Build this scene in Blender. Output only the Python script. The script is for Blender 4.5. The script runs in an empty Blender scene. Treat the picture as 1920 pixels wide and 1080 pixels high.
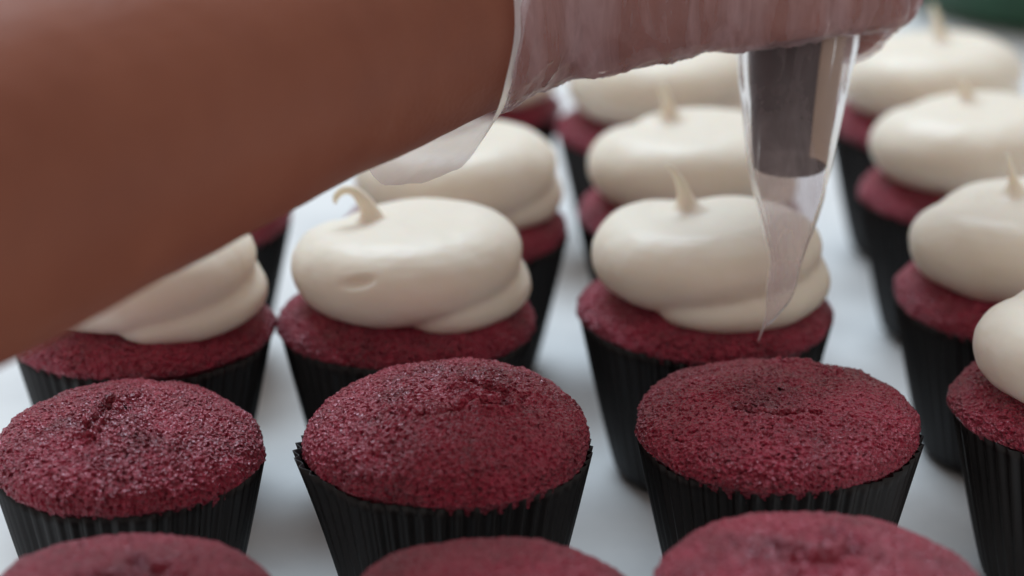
import bpy, math, random
import numpy as np
from mathutils import Vector, Matrix

random.seed(7)
rng = np.random.default_rng(7)
sc = bpy.context.scene
C = sc.collection
CM = 0.01

# ---------------------------------------------------------------- camera
PITCH = math.radians(20.5)
F_PX = 4189.0                      # focal length in pixels of the 1920 wide photograph
CAM_Z = 27.0                       # cm above the table
cam_d = bpy.data.cameras.new('camera')
cam = bpy.data.objects.new('camera', cam_d)
C.objects.link(cam)
cam.location = (0, 0, CAM_Z * CM)
cam.rotation_euler = (math.pi / 2 - PITCH, 0, 0)
cam_d.sensor_width = 36.0
cam_d.lens = F_PX / 1920 * 36.0
cam_d.clip_start = 0.01
cam_d.clip_end = 50
cam_d.dof.use_dof = True
cam_d.dof.focus_distance = 0.538
cam_d.dof.aperture_fstop = 6.2
cam_d.dof.aperture_blades = 0
sc.camera = cam

# ---------------------------------------------------------------- light: a dim room and one big window behind the table
world = bpy.data.worlds.new('World')
sc.world = world
world.use_nodes = True
bg = world.node_tree.nodes['Background']
bg.inputs[0].default_value = (1.0, 0.94, 0.90, 1)
bg.inputs[1].default_value = 0.47

def area(name, loc, target, size, size_y, power, col):
    d = bpy.data.lights.new(name, 'AREA')
    d.shape = 'RECTANGLE'
    d.size, d.size_y, d.energy, d.color = size, size_y, power, col
    o = bpy.data.objects.new(name, d)
    C.objects.link(o)
    o.location = loc
    o.rotation_euler = (Vector(target) - Vector(loc)).to_track_quat('-Z', 'Y').to_euler()
    return o

area('window_light', (-0.7, 2.7, 3.4), (0, 0.6, 0.05), 2.4, 1.8, 138.0, (0.72, 0.87, 1.0))

sc.view_settings.view_transform = 'Standard'
sc.view_settings.look = 'None'
sc.view_settings.exposure = 0.0
sc.view_settings.gamma = 1.0
sc.view_settings.use_curve_mapping = False
sc.render.engine = 'CYCLES'
sc.cycles.use_denoising = True
sc.cycles.max_bounces = 10
sc.cycles.transparent_max_bounces = 24

# ---------------------------------------------------------------- pixel -> place (cm), used only to measure where things stand
CP, SP = math.cos(PITCH), math.sin(PITCH)
def ray(px, py):
    a, b = (px - 960) / F_PX, (py - 540) / F_PX
    return np.array([a, CP - b * SP, -SP - b * CP])       # unit depth along the optical axis
def at_z(px, py, z):
    r = ray(px, py)
    return np.array([0, 0, CAM_Z]) + r * ((z - CAM_Z) / r[2])
def at_d(px, py, d):
    return np.array([0, 0, CAM_Z]) + ray(px, py) * d

# ---------------------------------------------------------------- noise
_perm = rng.permutation(256).astype(np.int64)
_perm = np.concatenate([_perm, _perm, _perm])
_grad = rng.normal(size=(256, 3)); _grad /= np.linalg.norm(_grad, axis=1)[:, None]
def perlin(p):
    p = np.asarray(p, float)
    i = np.floor(p).astype(np.int64); f = p - i; i &= 255
    u = f * f * f * (f * (f * 6 - 15) + 10)
    out = 0
    for dx in (0, 1):
        for dy in (0, 1):
            for dz in (0, 1):
                h = _perm[_perm[_perm[i[:, 0] + dx] + i[:, 1] + dy] + i[:, 2] + dz]
                g = _grad[h]
                d = (g * (f - np.array([dx, dy, dz]))).sum(1)
                w = (u[:, 0] if dx else 1 - u[:, 0]) * (u[:, 1] if dy else 1 - u[:, 1]) * (u[:, 2] if dz else 1 - u[:, 2])
                out = out + d * w
    return out * 1.6
def fbm(p, n=3):
    s, a = 0, 1.0
    for k in range(n):
        s = s + a * perlin(np.asarray(p) * 2.03 ** k + 17.3 * k); a *= 0.5
    return s

# ---------------------------------------------------------------- mesh helpers (coordinates in cm)
def make_mesh(name, verts, faces, smooth=True):
    me = bpy.data.meshes.new(name)
    me.from_pydata((np.asarray(verts) * CM).tolist(), [], faces)
    me.update()
    if smooth:
        me.polygons.foreach_set('use_smooth', np.ones(len(me.polygons), bool))
    return me
def grid_mesh(name, P, closed_u=True, smooth=True):
    """P: rows x cols x 3 array; wraps around columns."""
    R, N = P.shape[:2]
    idx = np.arange(R * N).reshape(R, N)
    nxt = np.roll(idx, -1, axis=1)
    if not closed_u:
        idx, nxt = idx[:, :-1], nxt[:, :-1]
    q = np.stack([idx[:-1], nxt[:-1], nxt[1:], idx[1:]], -1).reshape(-1, 4)
    me = bpy.data.meshes.new(name)
    V = (P.reshape(-1, 3) * CM).astype(np.float32)
    me.vertices.add(len(V)); me.vertices.foreach_set('co', V.ravel())
    me.loops.add(q.size); me.loops.foreach_set('vertex_index', q.ravel().astype(np.int32))
    me.polygons.add(len(q))
    me.polygons.foreach_set('loop_start', np.arange(0, q.size, 4, dtype=np.int32))
    me.polygons.foreach_set('use_smooth', np.full(len(q), smooth))
    me.update(calc_edges=True); me.validate()
    return me
def obj(name, me, mat=None, parent=None):
    o = bpy.data.objects.new(name, me)
    C.objects.link(o)
    if mat: me.materials.append(mat)
    if parent: o.parent = parent
    return o
def tag(o, label, cat, group=None):
    o['label'] = label; o['category'] = cat
    if group: o['group'] = group
    return o
def empty(name, loc_cm, rz=0):
    o = bpy.data.objects.new(name, None)
    C.objects.link(o)
    o.location = np.asarray(loc_cm) * CM
    o.rotation_euler = (0, 0, rz)
    o.empty_display_size = 0.02
    return o
def tube(path, radii, n=24, flat=None):
    """closed tube; radii are scalars or (side, up) pairs; returns verts, faces"""
    path = np.asarray(path, float); m = len(path)
    T = np.gradient(path, axis=0); T /= np.linalg.norm(T, axis=1)[:, None] + 1e-9
    V = []
    up = np.array(flat if flat is not None else [0, 0, 1.0])
    for k in range(m):
        u = up - T[k] * (up @ T[k])
        if np.linalg.norm(u) < 1e-3:
            u = np.array([0, 1.0, 0]) - T[k] * T[k][1]
        u /= np.linalg.norm(u); s = np.cross(T[k], u)
        r = radii[k]; ra, rb = (r if hasattr(r, '__len__') else (r, r))
        for j in range(n):
            a = 2 * math.pi * j / n
            V.append(path[k] + s * ra * math.cos(a) + u * rb * math.sin(a))
    F = []
    for k in range(m - 1):
        for j in range(n):
            a, b = k * n + j, k * n + (j + 1) % n
            F.append((a, b, b + n, a + n))
    V.append(path[0]); V.append(path[-1])
    c0, c1 = m * n, m * n + 1
    for j in range(n):
        F.append((c0, (j + 1) % n, j)); F.append((c1, (m - 1) * n + j, (m - 1) * n + (j + 1) % n))
    return V, F
def spline(pts, n):
    """Catmull-Rom through rows of numbers"""
    P = np.asarray(pts, float)
    Q = np.vstack([2 * P[0] - P[1], P, 2 * P[-1] - P[-2]])
    out = []
    for t in np.linspace(0, len(P) - 1, n):
        i = min(int(t), len(P) - 2); f = t - i
        a, b, c, d = Q[i], Q[i + 1], Q[i + 2], Q[i + 3]
        out.append(0.5 * (2 * b + (c - a) * f + (2 * a - 5 * b + 4 * c - d) * f ** 2 + (3 * b - a - 3 * c + d) * f ** 3))
    return np.array(out)
def fuse(pieces, voxel, smooth_iter, name):
    """weld overlapping closed pieces into one continuous skin"""
    V, F = [], []
    for v, f in pieces:
        o = len(V); V += list(v); F += [tuple(i + o for i in q) for q in f]
    me = make_mesh(name, V, F)
    o = bpy.data.objects.new('tmp', me); C.objects.link(o)
    m = o.modifiers.new('r', 'REMESH'); m.mode = 'VOXEL'; m.voxel_size = voxel * CM; m.use_smooth_shade = True
    s = o.modifiers.new('s', 'SMOOTH'); s.factor = 0.5; s.iterations = smooth_iter
    dg = bpy.context.evaluated_depsgraph_get()
    out = bpy.data.meshes.new_from_object(o.evaluated_get(dg))
    bpy.data.objects.remove(o); bpy.data.meshes.remove(me)
    out.name = name
    return out
def get_co(me):
    a = np.empty(len(me.vertices) * 3, np.float32); me.vertices.foreach_get('co', a)
    return a.reshape(-1, 3) / CM
def get_no(me):
    a = np.empty(len(me.vertices) * 3, np.float32); me.vertex_normals.foreach_get('vector', a)
    return a.reshape(-1, 3)
def set_co(me, P):
    me.vertices.foreach_set('co', (P * CM).astype(np.float32).ravel()); me.update()

# ---------------------------------------------------------------- materials
def new_mat(name):
    m = bpy.data.materials.new(name); m.use_nodes = True
    nt = m.node_tree
    return m, nt, nt.nodes['Principled BSDF'], nt.nodes['Material Output']
def node(nt, t, **kw):
    n = nt.nodes.new(t)
    for k, v in kw.items():
        if k in ('noise_dimensions', 'operation', 'data_type', 'feature', 'blend_type', 'distance'):
            setattr(n, k, v)
        else:
            n.inputs[k].default_value = v
    return n
def ramp(nt, stops):
    r = nt.nodes.new('ShaderNodeValToRGB')
    e = r.color_ramp.elements
    while len(e) < len(stops): e.new(0.5)
    for el, (p, c) in zip(e, stops):
        el.position = p; el.color = (*c, 1) if len(c) == 3 else c
    return r

def cake_mat():
    m, nt, b, out = new_mat('red_velvet_crumb')
    L = nt.links.new
    tc = nt.nodes.new('ShaderNodeTexCoord')
    oi = nt.nodes.new('ShaderNodeObjectInfo')
    add = nt.nodes.new('ShaderNodeVectorMath'); add.operation = 'ADD'
    mul = nt.nodes.new('ShaderNodeMath'); mul.operation = 'MULTIPLY'; mul.inputs[1].default_value = 3.0
    L(oi.outputs['Random'], mul.inputs[0]); L(tc.outputs['Object'], add.inputs[0]); L(mul.outputs[0], add.inputs[1])
    big = node(nt, 'ShaderNodeTexNoise', Scale=70.0, Detail=4.0, Roughness=0.6)
    fine = node(nt, 'ShaderNodeTexNoise', Scale=1200.0, Detail=3.0, Roughness=0.6)
    cell = node(nt, 'ShaderNodeTexVoronoi', Scale=1000.0)
    for n in (big, fine, cell): L(add.outputs[0], n.inputs['Vector'])
    col = ramp(nt, [(0.36, (0.13, 0.0016, 0.008)), (0.50, (0.34, 0.006, 0.029)), (0.64, (0.50, 0.019, 0.062))])
    mixn = nt.nodes.new('ShaderNodeMix'); mixn.data_type = 'FLOAT'; mixn.inputs[0].default_value = 0.55
    L(big.outputs[0], mixn.inputs[2]); L(fine.outputs[0], mixn.inputs[3]); L(mixn.outputs[0], col.inputs[0])
    L(col.outputs[0], b.inputs['Base Color'])
    # moist, shinier brown patches where the crust has pulled tight
    pat = node(nt, 'ShaderNodeTexNoise', Scale=42.0, Detail=3.0, Roughness=0.55)
    L(add.outputs[0], pat.inputs['Vector'])
    pr0 = ramp(nt, [(0.60, (0, 0, 0)), (0.80, (0.6, 0.6, 0.6))])
    L(pat.outputs[0], pr0.inputs[0])
    att = nt.nodes.new('ShaderNodeAttribute'); att.attribute_name = 'crust'
    pr = nt.nodes.new('ShaderNodeMath'); pr.operation = 'MAXIMUM'
    L(pr0.outputs[0], pr.inputs[0]); L(att.outputs['Fac'], pr.inputs[1])
    rr = nt.nodes.new('ShaderNodeMapRange'); rr.inputs[3].default_value = 0.29; rr.inputs[4].default_value = 0.18
    L(pr.outputs[0], rr.inputs[0]); L(rr.outputs[0], b.inputs['Roughness'])
    brown = nt.nodes.new('ShaderNodeMix'); brown.data_type = 'RGBA'; brown.inputs[7].default_value = (0.085, 0.016, 0.02, 1)
    sc_ = nt.nodes.new('ShaderNodeMath'); sc_.operation = 'MULTIPLY'; sc_.inputs[1].default_value = 0.4
    L(pr.outputs[0], sc_.inputs[0]); L(sc_.outputs[0], brown.inputs[0]); L(col.outputs[0], brown.inputs[6])
    L(brown.outputs[2], b.inputs['Base Color'])
    b.inputs['Specular IOR Level'].default_value = 1.0
    b.inputs['Specular Tint'].default_value = (1.0, 0.52, 0.63, 1)
    b.inputs['Coat Weight'].default_value = 0.65
    b.inputs['Coat Roughness'].default_value = 0.24
    b.inputs['Coat IOR'].default_value = 1.6
    b.inputs['Sheen Weight'].default_value = 0.15
    b.inputs['Sheen Roughness'].default_value = 0.45
    b.inputs['Sheen Tint'].default_value = (1.0, 0.40, 0.55, 1)
    sub = nt.nodes.new('ShaderNodeMath'); sub.operation = 'ADD'
    L(fine.outputs[0], sub.inputs[0]); L(cell.outputs['Distance'], sub.inputs[1])
    bump = node(nt, 'ShaderNodeBump', Strength=1.0, Distance=0.0013)
    L(sub.outputs[0], bump.inputs['Height']); L(bump.outputs[0], b.inputs['Normal']); L(bump.outputs[0], b.inputs['Coat Normal'])
    return m

def liner_mat():
    m, nt, b, out = new_mat('black_baking_paper')
    L = nt.links.new
    tc = nt.nodes.new('ShaderNodeTexCoord')
    n1 = node(nt, 'ShaderNodeTexNoise', Scale=160.0, Detail=4.0)
    L(tc.outputs['Object'], n1.inputs['Vector'])
    r = ramp(nt, [(0.3, (0.0065, 0.0050, 0.0052)), (0.7, (0.012, 0.0095, 0.0098))])
    L(n1.outputs[0], r.inputs[0]); L(r.outputs[0], b.inputs['Base Color'])
    rr = nt.nodes.new('ShaderNodeMapRange'); rr.inputs[3].default_value = 0.38; rr.inputs[4].default_value = 0.6
    L(n1.outputs[0], rr.inputs[0]); L(rr.outputs[0], b.inputs['Roughness'])
    b.inputs['Specular IOR Level'].default_value = 0.42
    bump = node(nt, 'ShaderNodeBump', Strength=0.25, Distance=0.0004)
    L(n1.outputs[0], bump.inputs['Height']); L(bump.outputs[0], b.inputs['Normal'])
    return m

def frosting_mat():
    m, nt, b, out = new_mat('cream_cheese_frosting')
    L = nt.links.new
    tc = nt.nodes.new('ShaderNodeTexCoord')
    n1 = node(nt, 'ShaderNodeTexNoise', Scale=55.0, Detail=3.0)
    L(tc.outputs['Object'], n1.inputs['Vector'])
    r = ramp(nt, [(0.3, (0.90, 0.80, 0.665)), (0.7, (0.92, 0.835, 0.71))])
    L(n1.outputs[0], r.inputs[0]); L(r.outputs[0], b.inputs['Base Color'])
    b.inputs['Roughness'].default_value = 0.42
    b.inputs['Specular IOR Level'].default_value = 0.38
    b.inputs['Subsurface Weight'].default_value = 0.5
    b.inputs['Subsurface Radius'].default_value = (1.0, 0.7, 0.45)
    b.inputs['Subsurface Scale'].default_value = 0.004
    n2 = node(nt, 'ShaderNodeTexNoise', Scale=260.0, Detail=5.0)
    L(tc.outputs['Object'], n2.inputs['Vector'])
    bump = node(nt, 'ShaderNodeBump', Strength=0.09, Distance=0.001)
    L(n2.outputs[0], bump.inputs['Height']); L(bump.outputs[0], b.inputs['Normal'])
    return m

def paper_mat():
    m, nt, b, out = new_mat('white_parchment')
    L = nt.links.new
    tc = nt.nodes.new('ShaderNodeTexCoord')
    n1 = node(nt, 'ShaderNodeTexNoise', Scale=26.0, Detail=5.0, Roughness=0.6)
    n2 = node(nt, 'ShaderNodeTexNoise', Scale=420.0, Detail=3.0)
    for n in (n1, n2): L(tc.outputs['Object'], n.inputs['Vector'])
    r = ramp(nt, [(0.28, (0.72, 0.72, 0.72)), (0.55, (0.83, 0.83, 0.825)), (0.75, (0.88, 0.88, 0.87))])
    L(n1.outputs[0], r.inputs[0]); L(r.outputs[0], b.inputs['Base Color'])
    b.inputs['Roughness'].default_value = 0.55
    b.inputs['Specular IOR Level'].default_value = 0.3
    bump = node(nt, 'ShaderNodeBump', Strength=0.3, Distance=0.002)
    s = nt.nodes.new('ShaderNodeMath'); s.operation = 'MULTIPLY_ADD'; s.inputs[1].default_value = 0.12
    L(n2.outputs[0], s.inputs[0]); L(n1.outputs[0], s.inputs[2]); L(s.outputs[0], bump.inputs['Height'])
    L(bump.outputs[0], b.inputs['Normal'])
    return m

def skin_mat():
    m, nt, b, out = new_mat('brown_skin')
    L = nt.links.new
    tc = nt.nodes.new('ShaderNodeTexCoord')
    n1 = node(nt, 'ShaderNodeTexNoise', Scale=22.0, Detail=5.0, Roughness=0.6)
    n2 = node(nt, 'ShaderNodeTexVoronoi', Scale=650.0)
    for n in (n1, n2): L(tc.outputs['Object'], n.inputs['Vector'])
    r = ramp(nt, [(0.3, (0.235, 0.080, 0.050)), (0.52, (0.265, 0.092, 0.056)), (0.72, (0.295, 0.105, 0.064))])
    L(n1.outputs[0], r.inputs[0]); L(r.outputs[0], b.inputs['Base Color'])
    b.inputs['Roughness'].default_value = 0.5
    b.inputs['Specular IOR Level'].default_value = 0.14
    b.inputs['Subsurface Weight'].default_value = 0.12
    b.inputs['Subsurface Radius'].default_value = (1.0, 0.35, 0.2)
    b.inputs['Subsurface Scale'].default_value = 0.004
    bump = node(nt, 'ShaderNodeBump', Strength=0.2, Distance=0.0005)
    L(n2.outputs['Distance'], bump.inputs['Height']); L(bump.outputs[0], b.inputs['Normal'])
    return m

def film_mat(name, milky, col, scale, stretch, bump_d=0.0006, turn=(0, 0, 0)):
    """thin clear plastic: mostly see-through, a milky part that grows in the creases, and gloss"""
    m, nt, b, out = new_mat(name)
    nt.nodes.remove(b)
    L = nt.links.new
    tc = nt.nodes.new('ShaderNodeTexCoord')
    mp = nt.nodes.new('ShaderNodeMapping'); mp.inputs['Scale'].default_value = stretch; mp.inputs['Rotation'].default_value = turn
    L(tc.outputs['Object'], mp.inputs[0])
    n1 = node(nt, 'ShaderNodeTexNoise', Scale=scale, Detail=4.0, Roughness=0.6, Distortion=0.6)
    L(mp.outputs[0], n1.inputs['Vector'])
    bump = node(nt, 'ShaderNodeBump', Strength=0.35, Distance=bump_d)
    L(n1.outputs[0], bump.inputs['Height'])
    tr = nt.nodes.new('ShaderNodeBsdfTransparent'); tr.inputs[0].default_value = (0.97, 0.955, 0.965, 1)
    df = nt.nodes.new('ShaderNodeBsdfDiffuse'); df.inputs[0].default_value = (*col, 1)
    tl = nt.nodes.new('ShaderNodeBsdfTranslucent'); tl.inputs[0].default_value = (*col, 1)
    gl = nt.nodes.new('ShaderNodeBsdfGlossy'); gl.inputs['Roughness'].default_value = 0.38
    gl.inputs[0].default_value = (1, 1, 1, 1)
    L(bump.outputs[0], df.inputs['Normal']); L(bump.outputs[0], gl.inputs['Normal'])
    dm = nt.nodes.new('ShaderNodeMixShader'); dm.inputs[0].default_value = 0.5
    L(df.outputs[0], dm.inputs[1]); L(tl.outputs[0], dm.inputs[2])
    mr = nt.nodes.new('ShaderNodeMapRange'); mr.inputs[1].default_value = 0.42; mr.inputs[2].default_value = 0.72
    mr.inputs[3].default_value = milky[0]; mr.inputs[4].default_value = milky[1]
    L(n1.outputs[0], mr.inputs[0])
    m1 = nt.nodes.new('ShaderNodeMixShader')
    L(mr.outputs[0], m1.inputs[0]); L(tr.outputs[0], m1.inputs[1]); L(dm.outputs[0], m1.inputs[2])
    fr = nt.nodes.new('ShaderNodeFresnel'); fr.inputs[0].default_value = 1.09
    L(bump.outputs[0], fr.inputs['Normal'])
    m2 = nt.nodes.new('ShaderNodeMixShader')
    L(fr.outputs[0], m2.inputs[0]); L(m1.outputs[0], m2.inputs[1]); L(gl.outputs[0], m2.inputs[2])
    L(m2.outputs[0], out.inputs[0])
    return m

def simple_mat(name, col, rough, metal=0.0, spec=0.5, var=0.15, scale=60.0):
    m, nt, b, out = new_mat(name)
    L = nt.links.new
    tc = nt.nodes.new('ShaderNodeTexCoord')
    n1 = node(nt, 'ShaderNodeTexNoise', Scale=scale, Detail=4.0)
    L(tc.outputs['Object'], n1.inputs['Vector'])
    r = ramp(nt, [(0.3, tuple(c * (1 - var) for c in col)), (0.7, tuple(c * (1 + var) for c in col))])
    L(n1.outputs[0], r.inputs[0]); L(r.outputs[0], b.inputs['Base Color'])
    b.inputs['Roughness'].default_value = rough
    b.inputs['Metallic'].default_value = metal
    b.inputs['Specular IOR Level'].default_value = spec
    return m

M_CAKE, M_LINER, M_FROST, M_PAPER, M_SKIN = cake_mat(), liner_mat(), frosting_mat(), paper_mat(), skin_mat()
M_GLOVE = film_mat('clear_glove_film', (0.22, 0.62), (0.95, 0.75, 0.80), 62.0, (1.5, 1.0, 0.22), 0.0006, (0, -0.5, 0))
M_CUFF = film_mat('clear_cuff_film', (0.40, 0.70), (0.86, 0.77, 0.82), 45.0, (1.0, 1.0, 0.6))
M_BAG = film_mat('clear_piping_bag_film', (0.24, 0.46), (0.80, 0.68, 0.69), 90.0, (1.0, 1.0, 0.18))
M_STEEL = simple_mat('dark_steel', (0.02, 0.014, 0.016), 0.34, 1.0)
M_REFLECTION = simple_mat('warm_reflection_paint', (0.38, 0.27, 0.18), 0.5)  # gold-brown tone standing in for the reflection on the nozzle
M_GREEN = simple_mat('dark_green_plastic', (0.010, 0.062, 0.028), 0.45)

# ---------------------------------------------------------------- setting: the papered table
nx, ny = 120, 160
X, Y = np.meshgrid(np.linspace(-110, 110, nx), np.linspace(15, 300, ny))
P = np.stack([X, Y, np.zeros_like(X)], -1)
q = P.reshape(-1, 3) * 0.05
P[..., 2] = (0.05 * fbm(q, 2)).reshape(ny, nx) - 0.10
table = obj('table_surface', grid_mesh('table_surface', P, closed_u=False), M_PAPER)
table['kind'] = 'structure'

# ---------------------------------------------------------------- cupcake pieces
RIM_Z = 4.6        # cm, widest line of the cake above the table
RAD = 3.5
def cake_mesh(h, cracks, seed, nth, nr, lean=(0, 0), spots=()):
    th = np.linspace(0, 2 * math.pi, nth, endpoint=False)
    # profile: crown -> shoulder -> tucked into the liner
    t = np.linspace(0.004, 1, nr)
    a = t * math.pi / 2
    pr = RAD * np.sin(a) ** 0.86
    pz = h * 0.95 * np.cos(a) ** 0.86
    low_t = np.linspace(0, 1, max(10, nr // 7))[1:]
    pr = np.concatenate([pr, RAD - 0.64 * low_t ** 0.66])
    pz = np.concatenate([pz, -1.15 * low_t])
    RR, TT = pr[:, None], th[None, :]
    wob = 1 + 0.018 * np.sin(TT * 2 + seed) + 0.012 * np.sin(TT * 3 + 2.1 * seed)
    X = RR * np.cos(TT) * wob; Y = RR * np.sin(TT) * wob
    Z = np.repeat(pz[:, None], nth, 1) + (X * lean[0] + Y * lean[1]) * (pz[:, None] > -0.2)
    P = np.stack([X, Y, Z], -1).reshape(-1, 3)
    N = P.copy(); N[:, 2] = np.maximum(P[:, 2], 0) * 2.6 + 0.6 * (P[:, 2] > 0)
    N /= np.linalg.norm(N, axis=1)[:, None]
    o = seed * 11.7
    d = 0.10 * perlin(P * 0.55 + o) + 0.055 * perlin(P * 1.6 + o)
    d += 0.028 * perlin(P * 4.6 + o) + 0.040 * perlin(P * 9.5 + o) + 0.024 * perlin(P * 16 + o)
    d -= 0.14 * np.clip(perlin(P * 5.2 + o + 40) - 0.42, 0, 1) + (0.10 + 0.16 * np.clip(perlin(P * 0.8 + o + 20) + 0.5, 0, 1)) * np.clip(perlin(P * 9.5 + o + 70) - 0.22, 0, 1)
    cj = P[:, :2] + 0.13 * np.stack([fbm(P * 2.6 + 3 + o, 2), fbm(P * 2.6 + 9 + o, 2)], 1) if cracks else None
    for pts, wd, dep in cracks:
        pts = np.array(pts, float); jit = cj
        best = np.full(len(P), 9.0)
        for k in range(len(pts) - 1):
            ab = pts[k + 1] - pts[k]
            u = np.clip(((jit - pts[k]) @ ab) / (ab @ ab), 0, 1)
            best = np.minimum(best, np.linalg.norm(jit - pts[k] - u[:, None] * ab, axis=1))
        top = P[:, 2] > 0
        d -= top * dep * np.exp(-(best / wd) ** 2)
        d += top * 0.35 * dep * np.exp(-((best - 2.1 * wd) / (1.3 * wd)) ** 2)
    P = P + N * d[:, None]
    crust = np.zeros(len(P))
    jit = P[:, :2] + 0.28 * np.stack([fbm(P * 2.2 + o, 3), fbm(P * 2.2 + o + 30, 3)], 1) if spots else None
    for x, y, r in spots:
        crust = np.maximum(crust, np.clip(1.6 - np.linalg.norm(jit - (x, y), axis=1) / r, 0, 1) * (P[:, 2] > 0))
    P[:, 2] += RIM_Z
    me = grid_mesh('cake', P.reshape(len(pr), nth, 3))
    at = me.attributes.new('crust', 'FLOAT', 'POINT')
    at.data.foreach_set('value', crust.astype(np.float32))
    return me

def liner_mesh(seed, peel=None, pleats=54, top=RIM_Z - 0.06):
    n = pleats * 6
    th = np.linspace(0, 2 * math.pi, n, endpoint=False)
    ph = th * pleats + 0.5 * np.sin(th * 5 + seed)
    saw = 2 / math.pi * np.arcsin(np.sin(ph) * 0.985)
    saw *= 1 + 0.35 * np.sin(th * 7 + seed * 3) * np.sin(th * 4 + seed)
    topz = top + 0.06 * np.sin(th * 3 + seed) + 0.035 * np.sin(th * 8 + 2 * seed) + 0.02 * saw
    out = np.zeros(n); lift = np.zeros(n)
    if peel:
        for ang, wid, amt, up in peel:
            dd = (th - ang + math.pi) % (2 * math.pi) - math.pi
            g = np.exp(-(dd / wid) ** 2)
            out += amt * g; lift += up * g
    rows = []
    K = 14
    def wall(off):
        r = []
        for k in range(K):
            t = k / (K - 1)
            rad = 2.42 + (3.415 - 2.42) * t ** 0.92 + off
            amp = 0.045 + 0.055 * t
            z = 0.12 * (1 - t) ** 6 + (topz + lift) * t
            rr = rad + amp * saw + out * t ** 2.2
            r.append(np.stack([rr * np.cos(th), rr * np.sin(th), z + 0 * th], -1))
        return r
    ow, iw = wall(0.0), wall(-0.028)
    bot = [np.stack([s * np.cos(th), s * np.sin(th), np.full(n, 0.02)], -1) for s in (0.02, 1.6, 2.3)]
    ibot = [np.stack([s * np.cos(th), s * np.sin(th), np.full(n, 0.16)], -1) for s in (2.2, 0.02)]
    rows = bot + ow + iw[::-1] + ibot
    return grid_mesh('liner', np.array(rows))

def frosting_mesh(start, spike, dz=0.12, big=1.0, seed=0, dimples=(), voxel=0.055, low=1.0, cap=0.0):
    """a piped spiral: it starts at angle `start`, runs anticlockwise on the cake, climbs onto its own
    start and closes over the middle, where the bag is pulled away in a peak (cm above the rim plane)."""
    # turns, ring radius, side radius, up radius, centre height
    prof = spline([(0.00, 2.0, 0.35, 0.30, 0.85), (0.06, 2.25, 0.75, 0.52, 0.92 * low), (0.25, 2.44, 0.98, 0.66, 1.05 * low), (0.50, 2.15, 1.05, 0.85, 1.30),
                   (0.75, 1.86, 1.32, 1.16, 1.60), (1.00, 1.80, 1.40, 1.16, 1.76), (1.25, 1.80, 1.36, 0.96, 2.02), (1.50, 1.65, 1.32, 1.00, 1.80),
                   (1.72, 1.05, 1.30, 1.00, 1.55), (1.95, 0.35, 1.2, 0.9, 1.2)], 110)
    tn, R, ra, rb, z = prof.T
    an = start + tn * 2 * math.pi
    path = np.stack([R * big * np.cos(an), R * big * np.sin(an), z + dz], -1)
    pieces = [tube(path, list(zip(ra * big, rb)), 26)]
    core = np.array([[0, 0, 0.6], [0, 0, 1.3], [0.0, 0, 1.9], [0, 0.0, 2.35]]) + np.array([0, 0, dz])
    pieces.append(tube(core, [2.0, 2.2, 2.1, 1.6], 32, flat=[1, 0, 0]))
    base = fuse(pieces, 0.08, 4, 'coil')
    # the piped coil closes over its middle: fill up to its crest
    P = get_co(base)
    rr, aa = np.hypot(P[:, 0], P[:, 1]), np.arctan2(P[:, 1], P[:, 0])
    nb = 36
    bins = ((aa + math.pi) / (2 * math.pi) * nb).astype(int) % nb
    hc, rc = np.zeros(nb), np.zeros(nb)
    for k in range(nb):
        w = np.where((bins == k) & (rr > 1.2))[0]
        q = w[np.argmax(P[w, 2])]; hc[k], rc[k] = P[q, 2], rr[q]
    for _ in range(6):
        hc = (np.roll(hc, 1) + 2 * hc + np.roll(hc, -1)) / 4; rc = (np.roll(rc, 1) + 2 * rc + np.roll(rc, -1)) / 4
    fb = (aa + math.pi) / (2 * math.pi) * nb - 0.5
    b0 = np.floor(fb).astype(int); f = fb - b0
    H = hc[b0 % nb] * (1 - f) + hc[(b0 + 1) % nb] * f
    Rc = (rc[b0 % nb] * (1 - f) + rc[(b0 + 1) % nb] * f) + 0.05
    u = np.clip(rr / Rc, 0, 1) ** 2
    tgt = H * u + (hc.mean() + 0.06) * (1 - u)
    up = (rr < Rc) & (P[:, 2] > 1.6)
    P[up, 2] = tgt[up]
    bf = [tuple(p.vertices) for p in base.polygons]
    bpy.data.meshes.remove(base)
    sp = spline(spike, 40); sp[:, 2] += dz
    me = fuse([(list(P), bf), tube(sp[:, :3], list(sp[:, 3]), 14, flat=[0.3, 0.9, 0.2])], voxel, 6, 'frosting')
    P, N = get_co(me), get_no(me)
    d = 0.05 * perlin(P * 0.7 + seed * 7.7) + 0.012 * perlin(P * 2.2 + seed)
    for c, rx, rz, dep in dimples:
        e = P - np.array(c)
        g = (e[:, 0] / rx) ** 2 + (e[:, 1] / 0.9) ** 2 + ((e[:, 2] - 0.25 * e[:, 0]) / rz) ** 2
        d = d - dep * np.exp(-g ** 1.5)
    P = P + N * d[:, None]
    P[:, 2] += RIM_Z
    set_co(me, P)
    return me

def S(bx, by, z0, pts, r0=0.55):
    """peak: base at (bx, by), then (dx, dy, dz, radius) steps from the base"""
    return [(bx, by, z0 - 0.7, r0 + 0.7), (bx, by, z0 - 0.08, r0 + 0.50)] + [(bx + a, by + b, z0 + c, r) for a, b, c, r in pts]

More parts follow.
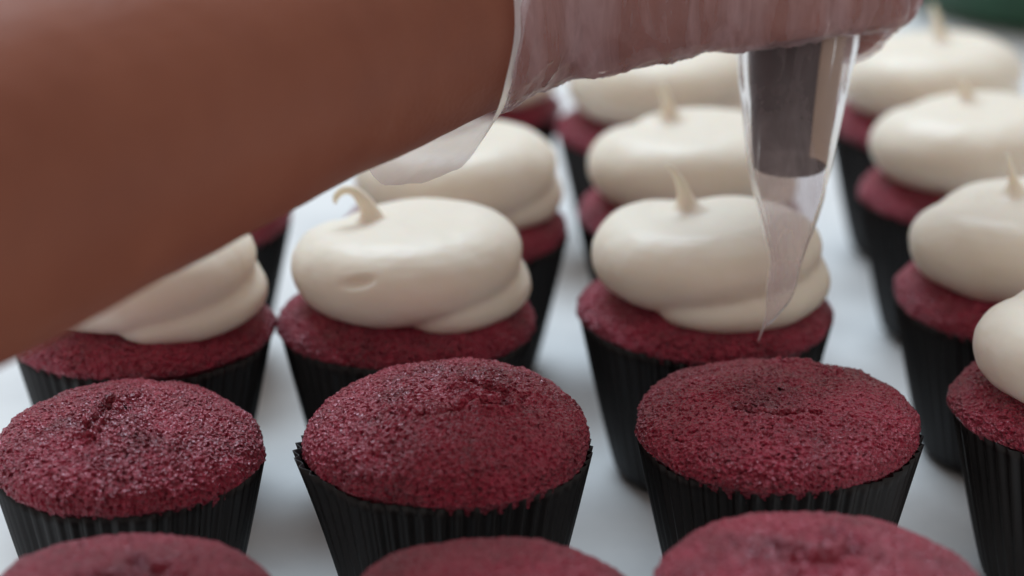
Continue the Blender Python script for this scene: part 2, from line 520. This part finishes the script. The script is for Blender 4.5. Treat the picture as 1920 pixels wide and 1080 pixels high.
curl = [(0, 0, 0.12, 0.48), (-0.02, 0, 0.38, 0.26), (-0.18, 0, 0.72, 0.20), (-0.44, 0, 1.0, 0.15), (-0.72, 0, 1.02, 0.12), (-0.92, 0, 0.84, 0.09), (-0.97, 0, 0.64, 0.05)]
lean = [(0, 0, 0.12, 0.46), (-0.05, 0, 0.38, 0.23), (-0.16, 0, 0.78, 0.15), (-0.38, 0, 1.15, 0.10), (-0.64, 0, 1.40, 0.06)]
tall = [(0, 0, 0.12, 0.46), (-0.03, 0, 0.42, 0.21), (-0.14, 0, 0.85, 0.12), (-0.30, 0, 1.3, 0.09)]
stub = [(0, 0, 0.12, 0.46), (-0.05, 0, 0.37, 0.24), (-0.15, 0, 0.65, 0.14), (-0.26, 0, 0.85, 0.08)]

def cupcake(pix, label, group, h, cracks=(), seed=1, nth=300, nr=100, peel=None, frost=None, lean_=(0, 0), spots=(), size=1.0):
    x, y, z = at_z(pix[0], pix[1], RIM_Z)
    t = empty('cupcake', (x, y, 0.0))
    tag(t, label, 'cupcake', group)
    t.scale = (size,) * 3
    obj('liner', liner_mesh(seed, peel), M_LINER, t)
    obj('cake', cake_mesh(h, cracks, seed, nth, nr, lean_, spots), M_CAKE, t)
    if frost is not None:
        obj('frosting', frosting_mesh(seed=seed, **frost), M_FROST, t)
    return t

G_BARE, G_FROST = 'unfrosted red velvet cupcakes', 'frosted red velvet cupcakes'
R_ = math.radians
# front row, out of focus
cupcake((232, 1130), 'unfrosted red cupcake cut by the bottom edge, dark hole in top, in the left corner', G_BARE, 1.05,
        [([(0.2, 0.6), (0.5, 0.3), (0.9, 0.35)], 0.16, 0.40), ([(-0.9, 0.0), (-0.3, -0.1)], 0.12, 0.2)], 1, 420, 150, size=0.93)
cupcake((925, 1132), 'smooth unfrosted red cupcake cut by the bottom edge, middle of the nearest row', G_BARE, 1.05,
        [([(-0.2, -0.3), (0.6, -0.5)], 0.2, 0.16)], 2, 420, 150, size=0.92)
cupcake((1535, 1128), 'unfrosted red cupcake with cratered lumpy top cut by the bottom edge', G_BARE, 1.1,
        [([(-1.0, 0.7), (-0.75, 0.3), (-0.3, 0.15)], 0.13, 0.32), ([(0.5, 1.0), (0.85, 0.45), (0.7, 0.0), (0.2, -0.25)], 0.16, 0.38), ([(-0.5, -0.2), (0.1, -0.4)], 0.14, 0.2)],
        3, 420, 150, peel=[(R_(185), 0.25, 0.32, 0.25)])
# second row, in focus
cupcake((240, 834), 'bare red cupcake with curved crack and grey dusty patches below the forearm', G_BARE, 1.4,
        [([(0.3, 0.7), (-0.05, 0.5), (-0.4, 0.1)], 0.07, 0.30), ([(-0.4, 0.1), (-0.6, -0.6), (-0.8, -1.3)], 0.10, 0.50), ([(0.5, -0.8), (1.0, -1.3)], 0.18, 0.10)],
        4, 840, 280, spots=[(0.25, -0.7, 0.42), (0.75, -1.6, 0.38), (-1.5, -0.6, 0.35)], size=0.94)
cupcake((842, 832), 'bare red cupcake with lumpy crack, its black paper peeling at left', G_BARE, 1.58,
        [([(0.4, 0.2), (0.9, -0.15), (1.3, -0.3), (1.35, -0.85), (0.95, -1.05), (0.6, -0.8)], 0.10, 0.46), ([(1.35, -0.4), (1.9, -0.2)], 0.06, 0.18), ([(-1.2, -1.2), (-0.2, -1.5), (0.6, -1.0)], 0.10, 0.12)],
        5, 840, 280, peel=[(R_(192), 0.28, 0.30, 0.10), (R_(205), 0.12, 0.10, 0.0)], lean_=(0.015, 0), spots=[(1.2, 1.0, 0.3), (-1.3, -0.3, 0.35)])
cupcake((1458, 806), 'bare red cupcake with dark shiny spot on top, under the piping bag tip', G_BARE, 1.13,
        [([(0.3, 2.1), (0.9, 2.0), (1.4, 1.6)], 0.09, 0.34), ([(-1.2, -1.0), (-0.3, -1.4), (0.8, -1.2)], 0.09, 0.16), ([(-0.4, 0.5), (0.3, 0.4)], 0.15, 0.08)], 6, 840, 280, peel=[(R_(8), 0.3, 0.06, 0.12)], spots=[(-0.3, -0.6, 0.5), (-0.9, -0.9, 0.3), (0.2, -0.2, 0.3)])
# third row, frosted
cupcake((270, 620), 'frosted red cupcake mostly hidden behind the brown forearm', G_FROST, 1.0, seed=7,
        frost=dict(start=R_(-95), spike=S(-0.7, 0, 2.85, tall)))
cupcake((765, 606), 'frosted red cupcake with curled peak and small dimple in its cream', G_FROST, 1.0, seed=8, nth=420, nr=150,
        frost=dict(start=R_(-82), spike=S(-0.95, 0.0, 2.7, curl), dimples=[((-1.12, -2.6, 2.25), 0.40, 0.13, 0.17)]))
cupcake((1322, 590), 'frosted red cupcake with tall peak, piping bag tip at its right edge', G_FROST, 1.0, seed=9, nth=420, nr=150,
        frost=dict(start=R_(-125), spike=S(-0.6, 0.1, 2.85, lean), low=0.95))
# behind
cupcake((335, 412), 'red cupcake behind the forearm, only a sliver of cake and paper showing', G_FROST, 1.0, seed=10,
        frost=dict(start=R_(-90), spike=S(-0.6, 0, 2.85, stub)))
cupcake((855, 430), 'frosted red cupcake under the hanging cuff of the clear glove', G_FROST, 1.0, seed=11,
        frost=dict(start=R_(-75), spike=S(-0.8, 0.2, 2.85, stub), big=0.98))
cupcake((1290, 405), 'frosted red cupcake with slanting peak, left of the dark nozzle', G_FROST, 1.0, seed=12,
        frost=dict(start=R_(-85), spike=S(-0.65, 0.3, 2.85, tall)))
cupcake((872, 205), 'far red cupcake almost wholly hidden behind the gloved wrist', G_FROST, 1.0, seed=13,
        frost=dict(start=R_(-70), spike=S(-0.65, 0.3, 2.85, stub)))
cupcake((1232, 245), 'far frosted red cupcake right under the gloved fist', G_FROST, 1.0, seed=14,
        frost=dict(start=R_(-80), spike=S(-0.65, 0.3, 2.85, stub)))
# right-hand column
cupcake((2052, 770), 'frosted red cupcake cut by the right edge, nearest of the right column', G_FROST, 1.05, seed=15, nth=420, nr=150,
        frost=dict(start=R_(-75), spike=S(-0.2, 0.3, 2.85, tall), dimples=[((-2.6, -1.7, 2.7), 0.16, 0.09, 0.12)], big=0.98))
cupcake((1908, 562), 'frosted red cupcake cut by the right edge with upright thin peak', G_FROST, 1.0, seed=16,
        frost=dict(start=R_(-70), spike=S(-0.30, 0.2, 2.85, tall)))
cupcake((1812, 368), 'frosted red cupcake with stubby peak right of the piping bag', G_FROST, 1.0, seed=17,
        frost=dict(start=R_(-85), spike=S(-0.15, 0.4, 2.85, stub)))
cupcake((1738, 236), 'farthest frosted red cupcake of the right column, beside the green tub', G_FROST, 1.0, seed=18,
        frost=dict(start=R_(-60), spike=S(0.3, 0.5, 2.85, tall, 0.8)))

# ---------------------------------------------------------------- piping bag (measured where it hangs)
def axis_pt(px, py, d): return at_d(px, py, d)
D_TIP = 57.2
b_tip = at_d(1438, 604, D_TIP)
b_mid = at_d(1476, 310, D_TIP + 0.9)
b_fist = at_d(1492, 105, D_TIP + 1.8)
b_dir = (b_fist - b_mid) / np.linalg.norm(b_fist - b_mid)
b_top = b_fist + b_dir * 8.0
b_end = b_fist + b_dir * 15.0
bag = empty('piping_bag', b_tip)
tag(bag, 'clear plastic piping bag with dark metal nozzle, held point down by the gloved hand', 'piping bag')
def to_local(P): return np.asarray(P) - b_tip
def revolve(axis_pts, radii, n, wrinkle, seed, closed_end=False):
    """surface around a bent axis"""
    axis_pts = np.asarray(axis_pts)
    T = np.gradient(axis_pts, axis=0); T /= np.linalg.norm(T, axis=1)[:, None]
    th = np.linspace(0, 2 * math.pi, n, endpoint=False)
    rows = []
    for k, p in enumerate(axis_pts):
        s = np.cross(T[k], [0, 1, 0]); s /= np.linalg.norm(s); u = np.cross(s, T[k])
        q = np.stack([np.cos(th) * 1.6, np.sin(th) * 1.6, np.full(n, k * 0.045)], -1) + seed
        w = 1 + wrinkle * fbm(q, 3)
        rows.append(p + (s * np.cos(th)[:, None] + u * np.sin(th)[:, None]) * (radii[k] * w)[:, None])
    return np.array(rows)
ctl = [(1422, 640, D_TIP - 0.1, 0.015), (1432, 612, D_TIP - 0.05, 0.05), (1446, 588, D_TIP, 0.17), (1462, 545, D_TIP + 0.1, 0.36), (1472, 490, D_TIP + 0.3, 0.40),
       (1476, 430, D_TIP + 0.5, 0.66), (1478, 370, D_TIP + 0.7, 0.92), (1479, 310, D_TIP + 0.9, 1.12), (1484, 210, D_TIP + 1.3, 1.30), (1490, 105, D_TIP + 1.8, 1.50)]
cp = [np.concatenate([at_d(x, y, d), [r]]) for x, y, d, r in ctl]
cp += [np.concatenate([b_fist + b_dir * s, [r]]) for s, r in ((2, 1.62), (5, 1.72), (8, 1.9), (10, 2.6), (13, 3.0), (16, 2.3), (18, 1.0), (19.5, 1.3))]
cs = spline(cp, 130)
P = revolve(cs[:, :3], cs[:, 3], 72, 0.11, 3.0)
obj('plastic_film', grid_mesh('plastic_film', to_local(P)), M_BAG, bag)
na = [at_d(1479, 312, D_TIP + 0.9), at_d(1484, 210, D_TIP + 1.3), at_d(1490, 105, D_TIP + 1.8), b_fist + b_dir * 1.6]
nsp = spline([np.concatenate([p, [r]]) for p, r in zip(na, (0.93, 1.07, 1.22, 1.34))], 24)
Pn = revolve(nsp[:, :3], nsp[:, 3], 64, 0.0, 1.0)
Pi = revolve(nsp[:, :3], nsp[:, 3] - 0.06, 64, 0.0, 1.0)[::-1]
obj('nozzle', grid_mesh('nozzle', to_local(np.concatenate([Pn, Pi]))), M_STEEL, bag)
# warm reflection painted as a strip along the right side between nozzle and film
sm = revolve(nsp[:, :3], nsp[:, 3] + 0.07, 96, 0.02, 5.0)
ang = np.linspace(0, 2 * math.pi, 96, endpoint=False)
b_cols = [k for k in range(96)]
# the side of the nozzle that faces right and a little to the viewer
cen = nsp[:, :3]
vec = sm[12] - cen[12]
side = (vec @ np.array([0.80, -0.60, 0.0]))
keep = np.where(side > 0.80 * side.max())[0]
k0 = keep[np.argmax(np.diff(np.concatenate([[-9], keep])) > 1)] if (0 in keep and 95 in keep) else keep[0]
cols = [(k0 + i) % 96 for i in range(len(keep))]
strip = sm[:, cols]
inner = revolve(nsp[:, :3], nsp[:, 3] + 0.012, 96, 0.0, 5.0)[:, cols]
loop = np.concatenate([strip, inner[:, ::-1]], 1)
obj('painted_reflection', grid_mesh('painted_reflection', to_local(loop)), M_REFLECTION, bag)

# ---------------------------------------------------------------- person: forearm and fist
ux = b_dir                                           # thumb-ward, along the bag
knuck = at_d(1665, -5, D_TIP + 1.2)                  # little-finger knuckle
wrist_low = at_d(1020, 100, 56.2)
a_dir = knuck - wrist_low; a_dir -= ux * (a_dir @ ux) * 0.6; a_dir /= np.linalg.norm(a_dir)
n_dir = np.cross(ux, a_dir); n_dir /= np.linalg.norm(n_dir)      # away from the camera: palm side
if n_dir[1] < 0: n_dir = -n_dir
wrist = at_d(985, -42, 55.6)
elbow_dir = at_d(-145, 358, 42.0) - wrist
L_arm = np.linalg.norm(elbow_dir); elbow_dir /= L_arm
print('arm', L_arm, wrist, knuck, a_dir, n_dir)
pieces = []
fa = [wrist + a_dir * 5.2 + ux * 1.0, wrist + a_dir * 2.6 + ux * 0.42, wrist, wrist + elbow_dir * 3, wrist + elbow_dir * 8, wrist + elbow_dir * 13, wrist + elbow_dir * 18, wrist + elbow_dir * 23, wrist + elbow_dir * 27]
fr = [(1.5, 2.25), (1.95, 2.55), (2.12, 2.72), (2.2, 2.78), (2.55, 2.95), (2.95, 3.25), (3.2, 3.6), (3.2, 3.6), (3.1, 3.4)]
s = spline([np.concatenate([p, r]) for p, r in zip(fa, fr)], 50)
pieces.append(tube(s[:, :3], [tuple(r) for r in s[:, 3:]], 40, flat=ux))
fing = []
bag_c = b_fist
for k in range(4):                                   # little, ring, middle, index
    off = ux * (0.3 + 1.95 * k)
    kn = knuck + off + a_dir * (0.0, 0.35, 0.55, 0.45)[k] - n_dir * (0.0, 0.25, 0.3, 0.2)[k]
    base = wrist + ux * (-0.7 + 0.75 * k) + a_dir * 1.0
    r0 = (0.82, 0.92, 0.98, 0.95)[k]
    mp = (kn + base) / 2 - n_dir * 0.25 - ux * (0.35, 0.1, 0, 0)[k]
    q = spline([np.concatenate([base, [1.15]]), np.concatenate([mp, [1.12]]), np.concatenate([kn, [r0 + 0.18]])], 16)
    pieces.append(tube(q[:, :3], list(q[:, 3]), 18, flat=ux))
    # the finger folds over the far side of the bag and back towards the palm
    p1 = kn + n_dir * (2.9, 3.3, 3.5, 3.3)[k] - a_dir * 0.1
    p2 = p1 - a_dir * (2.0, 2.5, 2.7, 2.5)[k] + n_dir * 0.75
    p3 = p2 - a_dir * 1.35 - n_dir * 1.25
    q = spline([np.concatenate([kn, [r0 + 0.12]]), np.concatenate([(kn + p1) / 2 + a_dir * 0.1, [r0 * 0.95]]), np.concatenate([p1, [r0 * 0.97]]),
                np.concatenate([(p1 + p2) / 2 + n_dir * 0.2, [r0 * 0.86]]), np.concatenate([p2, [r0 * 0.88]]), np.concatenate([p3, [r0 * 0.7]])], 26)
    pieces.append(tube(q[:, :3], list(q[:, 3]), 16, flat=ux))
# palm fill and thumb
pc = (wrist + a_dir * 1.5 + ux * 0.3, wrist + a_dir * 4.2 + ux * 1.1, wrist + a_dir * 7.0 + ux * 1.6)
q = spline([np.concatenate([p, r]) for p, r in zip(pc, ((1.7, 2.7), (1.35, 2.7), (0.95, 2.8)))], 14)
pieces.append(tube(q[:, :3], [tuple(r) for r in q[:, 3:]], 28, flat=ux))
t0 = wrist + ux * 1.9 + a_dir * 1.2 + n_dir * 0.8
t1 = wrist + ux * 4.2 + a_dir * 4.2 + n_dir * 2.0
t2 = wrist + ux * 5.6 + a_dir * 7.0 + n_dir * 2.6
t3 = wrist + ux * 5.7 + a_dir * 9.2 + n_dir * 2.7
q = spline([np.concatenate([t0, [1.7]]), np.concatenate([t1, [1.3]]), np.concatenate([t2, [1.02]]), np.concatenate([t3, [0.75]])], 22)
pieces.append(tube(q[:, :3], list(q[:, 3]), 18, flat=n_dir))
body = fuse(pieces, 0.13, 9, 'person')
Pb, Nb = get_co(body), get_no(body)
tt = (Pb - wrist) @ elbow_dir
dd = 0.05 * perlin(Pb * 0.45) + 0.02 * perlin(Pb * 1.1)
Pb = Pb + Nb * dd[:, None]
set_co(body, Pb - wrist)
person = obj('person', body, M_SKIN)
person.location = wrist * CM
tag(person, 'bare brown forearm reaching across from the left, fist gloved in clear plastic', 'person')

# glove: a loose skin of film over the fist, flaring into an open cuff at the wrist
gm = body.copy(); gm.name = 'glove'; gm.materials.clear()
Pg, Ng = get_co(gm), get_no(gm)
al = Pg @ a_dir
import bmesh
bm = bmesh.new(); bm.from_mesh(gm)
kill = [v for v in bm.verts if (Vector(v.co / CM) @ Vector(a_dir)) < -1.0]
bmesh.ops.delete(bm, geom=kill, context='VERTS')
bm.to_mesh(gm); bm.free(); gm.update()
Pg, Ng = get_co(gm), get_no(gm)
uw = np.stack([Pg @ a_dir + 0.5 * (Pg @ ux), (Pg @ ux) * 0.45 - 0.3 * (Pg @ a_dir), Pg @ n_dir], 1)
rd = 1 - np.abs(perlin(uw * 1.0 + 3)) * 2.2
rd2 = 1 - np.abs(perlin(uw * 2.3 + 8)) * 2.2
Pg = Pg + Ng * (0.07 + 0.09 * np.clip(rd, 0, 1) ** 2 + 0.04 * np.clip(rd2, 0, 1) ** 2)[:, None]
set_co(gm, Pg)
obj('glove', gm, M_GLOVE, person)
# cuff
nth = 140
th = np.linspace(0, 2 * math.pi, nth, endpoint=False)      # 0: far side, 90: thumb side, 180: camera side, 270: little-finger side
def around(vals):                                          # smooth periodic values given at 0, 45 .. 315 degrees
    v = np.array(list(vals) + [vals[0]])
    x = th / (math.pi / 4); i = np.floor(x).astype(int); f = x - i; f = f * f * (3 - 2 * f)
    y = v[i] * (1 - f) + v[i + 1] * f
    for _ in range(60):
        y = (np.roll(y, 1) + 2 * y + np.roll(y, -1)) / 4
    return y
reach = around((3.6, 2.6, 2.6, 2.6, 1.7, 0.6, 1.6, 5.6))
reach = reach + 0.14 * perlin(np.stack([np.cos(th) * 2.4, np.sin(th) * 2.4, 0 * th + 4], 1))
flare = around((0.7, 0.5, 0.5, 0.6, 0.9, 1.55, 1.55, 0.95))
rows = []
for k in range(40):
    t = k / 39
    sd = -1.5 + t * (reach + 1.5)
    pl = np.clip(sd / 5.0, 0, 1)
    cr = 1 + 0.14 * t * fbm(np.stack([np.cos(th) * 2.2, np.sin(th) * 2.2, 0 * th + 1.6 * t], 1), 3)
    fl = 0.10 + flare * t ** 1.5 * cr
    ra = 2.15 + 0.32 * pl + fl; rb = 2.76 + 0.22 * pl + fl
    pt = n_dir * (ra * np.cos(th))[:, None] + ux * (rb * np.sin(th))[:, None] + elbow_dir * sd[:, None]
    rows.append(pt)
obj('glove_cuff', grid_mesh('glove_cuff', np.array(rows)), M_CUFF, person)
# ---------------------------------------------------------------- green tub in the far corner
g0 = at_z(1985, 78, 0.0)
tub = empty('tub', g0 + np.array([2.5, 8.5, 0]))
tag(tub, 'dark green tub standing at the far right corner behind the cupcakes', 'tub')
prof = [(0.02, 0.0), (7.6, 0.0), (8.4, 0.25), (8.8, 1.0), (9.6, 8.0), (10.1, 8.2), (10.1, 9.0), (9.4, 9.0), (8.5, 1.3), (0.02, 1.0)]
th = np.linspace(0, 2 * math.pi, 96, endpoint=False)
P = np.array([np.stack([r * np.cos(th), r * np.sin(th), np.full(96, z)], -1) for r, z in prof])
obj('body', grid_mesh('body', P), M_GREEN, tub)
